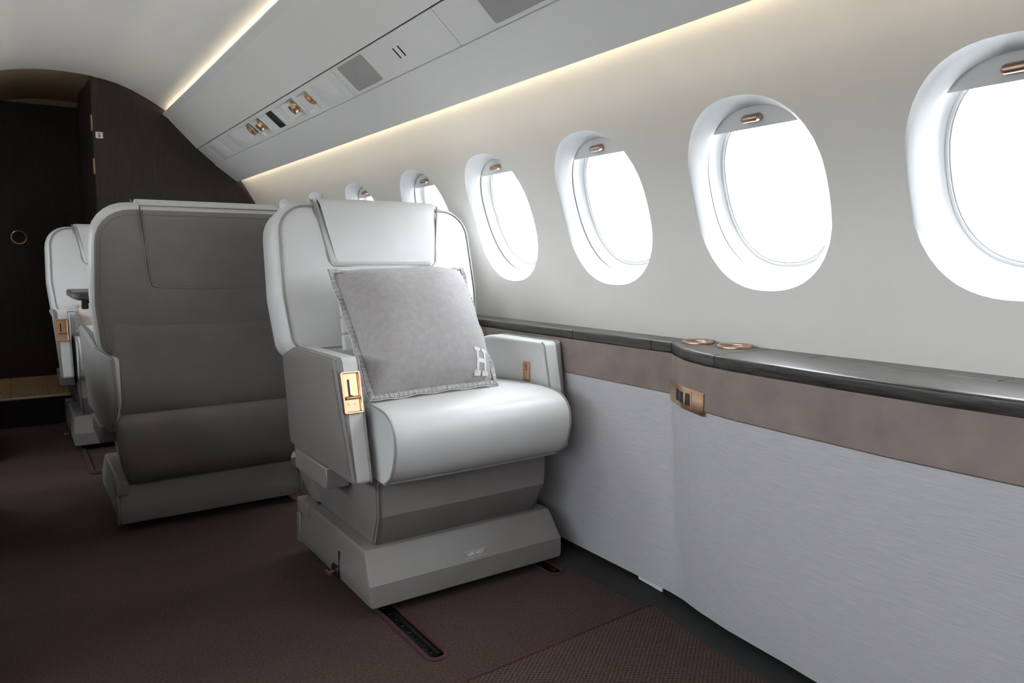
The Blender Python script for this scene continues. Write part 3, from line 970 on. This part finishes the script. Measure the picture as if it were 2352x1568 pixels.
def make_seat():
    root = empty('cabin_seat')
    # --- plinth
    pl = empty('tmp')
    mb = MB()
    def rr(hx, y0, y1, z, r=.010):
        return [Vector((p.x, p.y, z)) for p in rrect(-hx, hx, y0, y1, r, 3)]
    mb.loft([rr(.298, -.257, .288, .028), rr(.301, -.260, .291, .031), rr(.304, -.260, .293, .045), rr(.305, -.257, .293, .086), rr(.3035, -.253, .292, .091), rr(.296, -.210, .286, .156), rr(.290, -.203, .280, .161)])
    plinth = mb.build('plinth', 'plinth', root, ang=28)
    for fx in (-.25, .25):
        for fy in (-.13, .20):
            mb = MB(); mb.box(fx - .02, fx + .02, fy - .04, fy + .04, 0.0, .034, .002, 1); mb.build('track_foot', 'black', plinth)
    for s in (-1, 1):
        mb = MB(); mb.box(s * .27, s * .3075, .205, .297, .128, .172, .004, 2) if s > 0 else mb.box(-.3075, -.27, .205, .297, .128, .172, .004, 2)
        mb.box(min(s * .300, s * .309), max(s * .300, s * .309), .270, .298, .03, .125, .003, 1)
        mb.build('corner_bracket', 'plinth', plinth)
    mb = MB(); mb.box(-.3062, -.3045, -.0525, -.0475, .045, .112); mb.build('panel_slit', 'gap', plinth, smooth=False)
    mb = MB(); mb.box(-.312, -.300, -.052, -.006, .036, .066, .003, 1); mb.build('lever_recess', 'black', plinth)
    mb = MB(); mb.tube([(-.303, -.025, .050), (-.318, -.028, .049), (-.328, -.030, .048)], .0035, 8)
    mb.tube([(-.328, -.045, .048), (-.329, -.010, .048)], .0042, 8)
    mb.build('release_lever', 'gold', plinth)
    # label on the sloping face
    a = Vector((.012, -.2465, .1005))
    sl = Vector((0, .0435, .065)).normalized()
    text_mesh('life_vest_label', 'LIFE VEST', .0125, 'label', plinth, frame(a + Vector((0, -.0012, .0008)), (1, 0, 0), sl))
    mb = MB()
    for (x0, x1, v0, v1) in ((-.034, .034, .0085, .0091), (-.034, .034, -.0091, -.0085)):
        o_ = a + Vector((0, -.0012, .0008))
        mb.add([o_ + Vector((x, 0, 0)) + sl * v for x, v in ((x0, v0), (x1, v0), (x1, v1), (x0, v1))], [(0, 1, 2, 3)])
    mb.build('label_outline', 'label', plinth, smooth=False)
    bpy.data.objects.remove(pl)
    # --- skirt under the cushion
    mb = MB()
    mb.loft([rr(.252, -.180, .25, .158, .012), rr(.256, -.184, .25, .162, .012), rr(.262, -.227, .25, .242, .012), rr(.2635, -.231, .25, .250, .012), rr(.266, -.234, .25, .40, .012), rr(.266, -.234, .25, .44, .012)])
    skirt = mb.build('skirt', 'taupe', root, ang=25)
    mb = MB()
    for s in (-1, 1):
        base = [(s * .2505, -.1855, .162), (s * .256, -.2295, .245), (s * .2595, -.236, .34)]
        stitches(mb, base, (0, -1, 0)); 
        side_ = [(s * .2575, -.170, .162), (s * .2638, -.216, .245), (s * .2668, -.222, .34)]
        stitches(mb, side_, (s, 0, 0))
    tag(mb.build('stitching', 'stitch', skirt, smooth=False), kind='stuff')
    for s in (-1, 1):
        mb = MB(); mb.tube([(s * .2535, -.1815, .162), (s * .2605, -.2275, .245), (s * .2640, -.2335, .34)], .0014, 5)
        mb.build('seam', 'stitch', skirt)
    # --- cushion
    prof = [(.30, .360), (-.235, .352), (-.272, .354), (-.300, .366), (-.322, .392), (-.336, .428), (-.340, .460), (-.334, .490), (-.317, .513), (-.290, .527), (-.25, .534), (-.18, .537), (-.05, .532), (.15, .515), (.30, .505)]
    pf = smooth_path([(y, z, 0) for y, z in prof], 3)
    cy, cz = -.05, .44
    mb = MB()
    rings = []
    for x, s_ in ((-.2685, .955), (-.2695, .975), (-.2695, .99), (-.266, .998), (-.258, 1.003), (-.20, 1.012), (0, 1.016), (.20, 1.012), (.258, 1.003), (.266, .998), (.2695, .99), (.2695, .975), (.2685, .955)):
        rings.append([Vector((x, cy + (p.x - cy) * (1 - (1 - s_) * .6), cz + (p.y - cz) * s_)) for p in pf])
    mb.loft(rings)
    cush = mb.build('seat_cushion', 'leather', root, ang=50)
    for s in (-1, 1):
        mb = MB(); mb.tube([(s * .2662, cy + (p.x - cy) * 1.0, cz + (p.y - cz) * 1.004) for p in pf], .0030, 6)
        mb.build('piping', 'piping', cush)
    # --- arms
    def arm(s):
        xi, xw = .284, .332
        ol = rpoly([(-.182, .660, .018), (-.253, .352, .010), (.320, .345, .05), (.385, .46, .10), (.388, .596, .02), (.27, .622, .15), (.12, .658, .2)], 6)
        c = Vector((.05, .50))
        def inset(p, d):
            v = p - c
            return c + v * (1 - d / max(v.length, .05))
        def xo(q):
            x = .336 + .020 * (q.y - .35) / .31
            if q.x > .16:
                t = min((q.x - .16) / .23, 1); x -= .046 * t * t
            return x
        def lim(q):      # inner limit of the outer shell follows the rear wrap
            return min(xw, xo(q) - .008)
        bev = .014
        rings = []
        for k in range(6):
            a = pi / 2 * k / 5
            d = bev * (1 - sin(a))
            rings.append([Vector((s * (xi + bev * (1 - cos(a))), q.x, q.y)) for q in (inset(p, d) for p in ol)])
        rings.append([Vector((s * lim(q), q.x, q.y)) for q in ol])
        mb = MB(); mb.loft(rings)
        o = mb.build('armrest', 'leather', root, ang=32)
        rings = [[Vector((s * lim(q), q.x, q.y)) for q in ol]]
        for k in range(6):
            a = pi / 2 * k / 5
            d = .009 * (1 - cos(a))
            rings.append([Vector((s * (xo(q) - .009 * (1 - sin(a))), q.x, q.y)) for q in (inset(p, d) for p in ol)])
        mb = MB(); mb.loft(rings)
        mb.build('outer_shell', 'taupe', o, ang=40)
        n7 = 7
        topi = ol[n7 * 4 + 3:] + ol[:5]
        pb = MB(); pb.tube([Vector((s * (xo(p) - .006), p.x, p.y + .0006)) for p in topi], .0026, 6)
        pb.build('piping', 'piping', o)
        pb = MB(); pb.tube([Vector((s * (xi + .006), p.x - .0006, p.y - .001)) for p in ol[1:12]], .0024, 6)
        pb.build('piping', 'piping', o)
        pb = MB(); pb.tube([Vector((s * (xo(p) - .004), p.x + .0006, p.y)) for p in ol[n7 * 2 + 3:n7 * 4 + 3]], .0026, 6)
        pb.build('piping', 'piping', o)
        sb = MB()
        stitches(sb, [Vector((s * .3495, -.1885, .630)), Vector((s * .3325, -.250, .366))], (0, -1, .2))
        stitches(sb, [Vector((s * .3545, -.172, .63)), Vector((s * .3375, -.234, .37))], (s, 0, 0))
        tag(sb.build('stitching', 'stitch', o, smooth=False), kind='stuff')
        return o
    al = arm(-1)
    ar = arm(1)
    for s in (-1, 1):
        mb = MB(); mb.box(min(s * .272, s * .338), max(s * .272, s * .338), -.06, .20, .292, .350, .003, 1)
        mb.build('arm_bracket', 'taupe', root)
    # control insert on the front of the arm
    fdir = Vector((0, -.2247, -.9744)); fdn = Vector((0, -.9744, .2247))
    fc = Vector((-.3185, -.1992, .5745)) + fdn * .0070
    def fp(u, v, d): return fc + Vector((u, 0, 0)) - fdir * v + fdn * d
    def ringp(hw, hh, d, r): return [fp(p.x, p.y, d) for p in rrect(-hw, hw, -hh, hh, r, 4)]
    mb = MB()
    mb.loft([ringp(.0255, .0525, -.011, .005), ringp(.0255, .0525, .0035, .005), ringp(.0245, .0515, .0048, .0045), ringp(.0215, .0485, .0048, .003), ringp(.0205, .0475, .0035, .003), ringp(.0200, .0470, -.0030, .003)], False, False)
    fr = mb.build('recline_control', 'gold', al)
    mb = MB(); mb.loft([ringp(.0212, .0482, -.0090, .003), ringp(.0212, .0482, -.0026, .003)]); mb.build('tray', 'gold', al)
    mb = MB(); mb.loft([[fp(p.x - .0055, p.y + .012, d) for p in rrect(-.0026, .0026, -.021, .021, .002, 3)] for d in (-.0026, -.0020)]); mb.build('lever_slot', 'black', al)
    mb = MB(); mb.tube([fp(-.0175, -.0135, .0055), fp(.0175, -.0135, .0055)], .0042, 10); mb.box(0, 0, 0, 0, 0, 0) if False else None
    mb.tube([fp(.000, -.009, -.0020), fp(.000, -.0135, .0065)], .0035, 8)
    mb.build('recline_lever', 'gold', al)
    mb = MB()
    for u in (-.010, .006):
        mb.lathe([(.0005, 0), (.0026, 0), (.0026, .0008), (.0005, .0008)], fp(u, -.029, -.0026), fdn, 12)
    mb.build('screw', 'bronze', al)
    # latch on the inside of the other arm
    lc = Vector((.2815, -.105, .565))
    def lp(u, v, d): return lc + Vector((-d, u, v))
    def lr(hu, hv, d, r): return [lp(p.x, p.y, d) for p in rrect(-hu, hu, -hv, hv, r, 4)]
    mb = MB()
    mb.loft([lr(.0165, .030, -.002, .007), lr(.0165, .030, .003, .007), lr(.0155, .029, .0042, .0065), lr(.0120, .0255, .0042, .004), lr(.0112, .0247, .003, .004), lr(.011, .0245, .0002, .004)], False, False)
    mb.build('latch_frame', 'gold', ar)
    mb = MB(); mb.loft([lr(.0115, .025, .0002, .004), lr(.0115, .025, .0006, .004)]); mb.build('latch_tray', 'bronze', ar)
    mb = MB(); mb.tube([lp(-.011, 0, .0028), lp(.011, 0, .0028)], .0022, 8); mb.tube([lp(.004, .02, .0016), lp(-.004, .004, .0026)], .0016, 6); mb.build('latch', 'gold', ar)
    # --- backrest
    mb = MB()
    def ob(d, nn_): return [bk(p.x, p.y, nn_) for p in back_outline(d)]
    cx0 = [Vector((0, .16))]
    def shr(f, nn_): return [bk(p.x * f, .16 + (p.y - .16) * f, nn_) for p in back_outline(.024)]
    mb.loft([shr(.25, .012), shr(.55, .011), shr(.8, .008), shr(.95, .003), ob(.024, -.002), ob(.014, -.009), ob(.006, -.021), ob(.001, -.040), ob(0, -.060), ob(0, -.100), ob(.003, -.112), ob(.010, -.121)], True, False)
    back = mb.build('backrest', 'leather', root, ang=60)
    mb = MB(); mb.tube([bk(p.x, p.y, .0005) for p in back_outline(.0220)], .0032, 6, True); mb.build('piping', 'piping', back)
    mb = MB()
    mb.loft([ob(.008, -.116), ob(.011, -.1235), ob(.016, -.1275), ob(.045, -.131), [bk(p.x * .5, .16 + (p.y - .16) * .5, -.134) for p in back_outline(.045)]], False, True)
    rear = mb.build('rear_cover', 'taupe', root, ang=60)
    mb = MB(); stitches(mb, [bk(p.x, p.y, -.1295) for p in back_outline(.024)], -FWV)
    # rear headrest seam
    seam_c = [(.216, .40), (.205, .30), (.196, .205), (.188, .165), (.165, .147), (0, .140), (-.165, .147), (-.188, .165), (-.196, .205), (-.205, .30), (-.216, .40)]
    sp_ = smooth_path([(x, t, 0) for x, t in seam_c], 6)
    stitches(mb, [bk(p.x * 1.03, p.y - .010, -.1325) for p in sp_], -FWV)
    stitches(mb, [bk(p.x * .97, p.y + .008 * (1 if abs(p.x) < .19 else .3), -.1335) for p in sp_], -FWV)
    tag(mb.build('stitching', 'stitch', rear, smooth=False), kind='stuff')
    mb = MB(); mb.tube([bk(p.x, p.y, -.1322 if abs(p.x) < .2 else -.1312) for p in sp_], .0022, 5); mb.build('seam', 'stitch', rear)
    # lower rear cover
    mb = MB()
    def rc(hx, y0, y1, z, r=.025): return [Vector((p.x, p.y, z)) for p in rrect(-hx, hx, y0, y1, r, 4)]
    mb.loft([rc(.270, .22, .298, .165), rc(.285, .22, .330, .22), rc(.295, .22, .352, .30), rc(.300, .22, .362, .36), rc(.301, .22, .357, .398), rc(.300, .22, .349, .408), rc(.301, .22, .356, .416), rc(.302, .22, .364, .45), rc(.304, .22, .371, .53), rc(.305, .31, .3755, .59), rc(.304, .33, .3835, .64, .018), rc(.300, .35, .3915, .690, .012), rc(.296, .355, .3925, .705, .010)])
    lowc = mb.build('rear_skirt', 'taupe', root, ang=60)
    mb = MB()
    for s in (-1, 1):
        stitches(mb, [(s * .288, .3655, .42), (s * .290, .376, .53), (s * .292, .384, .60)], (0, 1, 0))
        stitches(mb, [(s * .272, .330, .20), (s * .284, .356, .30), (s * .287, .366, .37)], (0, 1, 0))
    tag(mb.build('stitching', 'stitch', lowc, smooth=False), kind='stuff')
    # headrest pad
    def hro(d):
        return rpoly([(-.176 + d, .185 + d, max(.026 - d, .004)), (.176 - d, .185 + d, max(.026 - d, .004)), (.2165 - d, .412, .004), (-.2165 + d, .412, .004)], 6)
    def hb_(p, nn_, lift=0.0):
        # the pad rolls backwards over the top of the seat
        t = p.y
        e = max(0.0, t - .365) / .047
        return bk(p.x, t - .010 * e * e * (1 if nn_ > 0 else 0), nn_ - .020 * e * e * (1 if nn_ > 0 else 0))
    mb = MB()
    def hring(d, nn_):
        out = []
        for p in hro(d):
            out.append(hb_(p, nn_))
        return out
    mb.loft([[bk(p.x, min(p.y, .408), -.05) for p in hro(0)], hring(0, .010), hring(.0015, .0145), hring(.005, .0178), hring(.012, .0196)], True, False)
    # subdivided face so that the roll stays smooth
    vs_, fs_ = [], []
    NJ, NI = 16, 12
    for j in range(NJ + 1):
        t = .197 + (.412 - .197) * (j / NJ) ** 1.3
        hw = .164 + (.2045 - .164) * (t - .197) / .215 - .007 * max(0, 1 - (t - .197) / .012) ** 2
        for i in range(NI + 1):
            p = Vector((-hw + 2 * hw * i / NI, t))
            vs_.append(hb_(p, .0197 + .003 * sin(pi * i / NI) * min(1, (t - .197) / .04)))
    for j in range(NJ):
        for i in range(NI):
            q_ = j * (NI + 1) + i
            fs_.append((q_, q_ + 1, q_ + NI + 2, q_ + NI + 1))
    mb.add(vs_, fs_)
    head = mb.build('headrest', 'leather', root, ang=60)
    mb = MB()
    pp = [p for p in hro(-.0012)]
    k0 = 21
    path = pp[21:] + pp[:21] if False else None
    left = [(-.2175, .400), (-.205, .33), (-.1905, .245), (-.181, .197), (-.172, .186), (-.155, .1835), (0, .1832), (.155, .1835), (.172, .186), (.181, .197), (.1905, .245), (.205, .33), (.2175, .400)]
    lp_ = smooth_path([(x, t, 0) for x, t in left], 5)
    mb.tube([hb_(Vector((p.x, p.y)), .0095) for p in lp_], .0026, 6)
    mb.build('piping', 'piping', head)
    for s in (-1, 1):
        mb = MB()
        mb.tube([bk(s * .1835, .178, .007), bk(s * .187, .21, .0085), bk(s * .2235, .400, .002)], [.0030, .0038, .0016], 6)
        mb.build('gap', 'piping', head)
    mb = MB()
    mb.loft([[bk(x, .390 + dz_ - (.004 if nn_ < -.105 else 0), nn_) for x, dz_ in ((-.2165, -.02), (-.2165, .009), (-.212, .0145), (.212, .0145), (.2165, .009), (.2165, -.02))] for nn_ in (-.114, -.104, -.05, -.014)])
    mb.build('headrest_strap', 'leather', head, ang=30)
    for pth in ([bk(-.214, .400, -.113), bk(-.214, .4015, -.06), bk(-.214, .399, -.02)], [bk(.214, .400, -.113), bk(.214, .4015, -.06), bk(.214, .399, -.02)], [bk(-.214, .400, -.1145), bk(.214, .400, -.1145)]):
        mb = MB(); mb.tube(pth, .002, 6); mb.build('strap_piping', 'piping', head)
    mb = MB(); mb.loft([[bk(p.x, p.y, nn_) for p in rrect(-.281, .281, -.19, -.02, .02, 4)] for nn_ in (-.06, .001)]); mb.build('lumbar_panel', 'leather', back)
    # channelled centre insert
    for k in range(5):
        t1 = .178 - k * .052; t0 = t1 - .050
        def ip(d, nn_): return [bk(p.x, p.y, nn_) for p in rrect(-.168 + d, .168 - d, t0 + d * .6, t1 - d * .6, .006, 3)]
        mb = MB(); mb.loft([ip(0, -.002), ip(0, .012), ip(.004, .0155), ip(.012, .017)]); mb.build('back_channel', 'leather', back, ang=60)
    return root

seat = make_seat()
def copy_tree(o, parent=None):
    c = o.copy()
    COL.objects.link(c)
    c.parent = parent
    for ch in list(o.children):
        copy_tree(ch, c)
    return c
seat.location = (.99, 1.90, 0)
tag(seat, 'off white leather swivel seat by the window holding a grey pillow with a letter', 'seat', 'leather cabin seats')
seat2 = copy_tree(seat)
seat2.location = (.540, 2.950, 0); seat2.rotation_euler = (0, 0, pi)
seat2['label'] = 'leather seat turned away showing its taupe back cover with curved seam'
seat3 = copy_tree(seat)
seat3.location = (.487, 4.20, 0)
seat3['label'] = 'off white leather seat facing the taupe back across a dark folding table'

for (x, y, rz, lb) in ((-.43, 1.90, 0, 'unseen off white leather seat added for shade across the aisle level with the pillow seat'), (-.43, 2.95, pi, 'unseen taupe backed leather seat added for shade across the aisle facing forward'), (-.43, 4.16, 0, 'unseen off white leather seat added for shade across the aisle beside the bulkhead')):  # unseen seats, added to block low light from the left windows
    c = copy_tree(seat)
    c.location = (x, y, 0); c.rotation_euler = (0, 0, rz)
    c['label'] = lb

# ------------------------------------------------------------------ pillow with stitched flange
def pillow(name, corners, bulge, m_body, m_edge, m_thread, fl=.013, N=26, bulge_back=.45, letter=False, sag=0.02):
    BLc, BRc, TRc, TLc = [Vector(c) for c in corners]
    nrm = (BRc - BLc).cross(TLc - BLc).normalized()
    root = empty(name, (BLc + BRc) / 2)
    base = Vector(root.location)
    def pin(u, v):
        # pull the sides in between the corners
        du = -sag * (4 * v * (1 - v)) * (2 * u - 1)
        dv = -sag * (4 * u * (1 - u)) * (2 * v - 1)
        return u + du, v + dv
    def P(u, v, s=1):
        uu, vv = pin(u, v)
        p = (BLc * (1 - uu) + BRc * uu) * (1 - vv) + (TLc * (1 - uu) + TRc * uu) * vv
        h = (max(0, 1 - abs(2 * u - 1) ** 2.6) * max(0, 1 - abs(2 * v - 1) ** 2.6)) ** .55
        wr = .004 * sin(9 * u + 5 * v) * sin(7 * v - 3 * u) * h
        return p + nrm * (s * bulge * h * (1 if s > 0 else bulge_back) + wr)
    vs, fs, uvs = [], [], []
    for sgn in (1, -1):
        b = len(vs)
        for j in range(N + 1):
            for i in range(N + 1):
                vs.append(P(i / N, j / N, sgn) - base); uvs.append((i / N, j / N))
        for j in range(N):
            for i in range(N):
                a = b + j * (N + 1) + i
                fs.append((a, a + 1, a + N + 2, a + N + 1))
    body = make('pillow_cover', vs, fs, m_body, root, True, 80, uv=uvs)
    # flange
    loop = [(i / N, 0) for i in range(N)] + [(1, i / N) for i in range(N)] + [(1 - i / N, 1) for i in range(N)] + [(0, 1 - i / N) for i in range(N)]
    cc = (BLc + BRc + TLc + TRc) / 4
    inn = [P(u, v, 0) for u, v in loop]
    out = []
    L = len(loop)
    for k in range(L):
        t = (inn[(k + 1) % L] - inn[k - 1]).normalized()
        o_ = t.cross(nrm)
        if o_.dot(inn[k] - cc) < 0: o_ = -o_
        u, v = loop[k]
        cor = (u in (0, 1)) and (v in (0, 1))
        out.append(inn[k] + o_ * fl * (1.25 if cor else 1) + nrm * .004 * sin(k * .9))
    mb = MB()
    r1 = [p + nrm * .004 for p in inn]; r2 = [p + nrm * .0035 for p in out]; r3 = [p - nrm * .0035 for p in out]; r4 = [p - nrm * .004 for p in inn]
    mb.loft([[p - base for p in r] for r in (r1, r2, r3, r4)] + [[p - base for p in r1]], False, False)
    mb.build('flange', m_edge, root, ang=80)
    mb = MB()
    for k in range(L):
        for q in (0,):
            a = inn[k].lerp(inn[(k + 1) % L], q); b_ = out[k].lerp(out[(k + 1) % L], q)
            mb.tube([a + nrm * .0055 - base, (a + b_) / 2 + nrm * .0058 - base, b_ + nrm * .0045 - base, b_ + (b_ - a).normalized() * .0022 - base, b_ - nrm * .0045 - base], .0009, 5)
    mb.tube([p + (p - inn[i]).normalized() * .0018 - base for i, p in enumerate(out)], .0012, 5, True)
    tag(mb.build('edge_stitching', m_thread, root), kind='stuff')
    if letter:
        mb = MB()
        def strip(pl, pr):      # two polylines in (u, v)
            a = [P(u, v) + nrm * .0022 - base for u, v in pl]; b_ = [P(u, v) + nrm * .0022 - base for u, v in pr]
            a2 = [P(u, v) - base for u, v in pl]; b2 = [P(u, v) - base for u, v in pr]
            mb.loft([a, b_], False, False, closed=False)
            mb.loft([a, a2], False, False, closed=False); mb.loft([b_, b2], False, False, closed=False)
        def bar(u0, v0, u1, v1, w, n=8):
            d = Vector((u1 - u0, v1 - v0)); pr = Vector((-d.y, d.x)).normalized() * w / 2
            A_ = [(u0 + d.x * i / n + pr.x, v0 + d.y * i / n + pr.y) for i in range(n + 1)]
            B_ = [(u0 + d.x * i / n - pr.x, v0 + d.y * i / n - pr.y) for i in range(n + 1)]
            strip(A_, B_)
        u0, u1, v0, v1 = letter
        w = .022
        du = u1 - u0
        for u in (u0 + du * .22, u0 + du * .80):
            bar(u, v0, u, v1, w)
            bar(u - .030, v0 + .009, u + .030, v0 + .009, .022, 5)
            bar(u - .030, v1 - .009, u + .030, v1 - .009, .022, 5)
        bar(u0 + du * .22, (v0 + v1) / 2, u0 + du * .80, (v0 + v1) / 2, .024, 6)
        mb.build('letter_h', m_thread, root, smooth=False)
    return root

pw = pillow('throw_pillow', [(.742, 1.725, .552), (1.130, 1.760, .552), (1.192, 2.055, .868), (.765, 2.055, .862)], .105, 'pillow', 'flange', 'thread', sag=.010, letter=(.800, .930, .020, .170))
tag(pw, 'grey woven throw pillow with whip stitched edge and white letter H', 'pillow')
p2 = pillow('throw_pillow', [(.240, 4.08, .565), (.62, 4.08, .565), (.62, 4.34, .665), (.252, 4.34, .665)], .055, 'beige', 'beige', 'thread')
tag(p2, 'beige wool pillow lying on the seat beyond the table', 'pillow')

# ------------------------------------------------------------------ folding table between the facing seats
tb = empty('folding_table', (.75, 3.55, .74))
mb = MB()
ol = rpoly([(.183, 3.33, .03), (1.35, 3.33, .01), (1.35, 3.78, .01), (.183, 3.78, .03)], 6)
oi = rpoly([(.189, 3.336, .026), (1.344, 3.336, .008), (1.344, 3.774, .008), (.189, 3.774, .026)], 6)
ob_ = rpoly([(.205, 3.35, .02), (1.33, 3.35, .008), (1.33, 3.76, .008), (.205, 3.76, .02)], 6)
mb.loft([[Vector((p.x, p.y, z)) for p in o_] for o_, z in ((ob_, .742), (ol, .750), (ol, .768), (oi, .775))])
at_root(tb, mb.build('table_top', 'wood', tb, ang=40))
mb = MB(); mb.box(.30, 1.33, 3.42, 3.46, .722, .742, .003, 1); mb.box(.30, 1.33, 3.66, 3.70, .722, .742, .003, 1)
at_root(tb, mb.build('support_rail', 'black', tb))
mb = MB(); mb.box(.215, .240, 3.40, 3.415, .705, .745, .003, 1); mb.box(.24, .30, 3.40, 3.415, .728, .745, .002, 1)
at_root(tb, mb.build('latch_bracket', 'black', tb))
tag(tb, 'dark wood folding table top between the two facing seats', 'table')

# ------------------------------------------------------------------ outside: apron and hangar
g = MB(); g.add([(-300, -300, -1.7), (300, -300, -1.7), (300, 300, -1.7), (-300, 300, -1.7)], [(0, 1, 2, 3)])
tag(g.build('ground_apron', 'apron', smooth=False), 'pale concrete airport apron outside', kind='structure')

hg = empty('hangar', (70, 20, -1.7))
mb = MB(); mb.box(0, 20, -60, 60, 0, 11.5); mb.build('facade', 'hangar', hg, smooth=False)
mb = MB(); mb.box(-.12, 0, 23.5, 29.0, 10.12, 10.34); mb.build('fascia_strip', 'hangar_blue', hg, smooth=False)
text_mesh('sign_lettering', 'UM', 1.25, 'hangar_blue', hg, frame(Vector((-.06, 10.85, 7.26)), (0, -1, 0), (0, 0, 1)), extr=.02)
tag(hg, 'pale hangar building across the apron outside the windows', 'building')
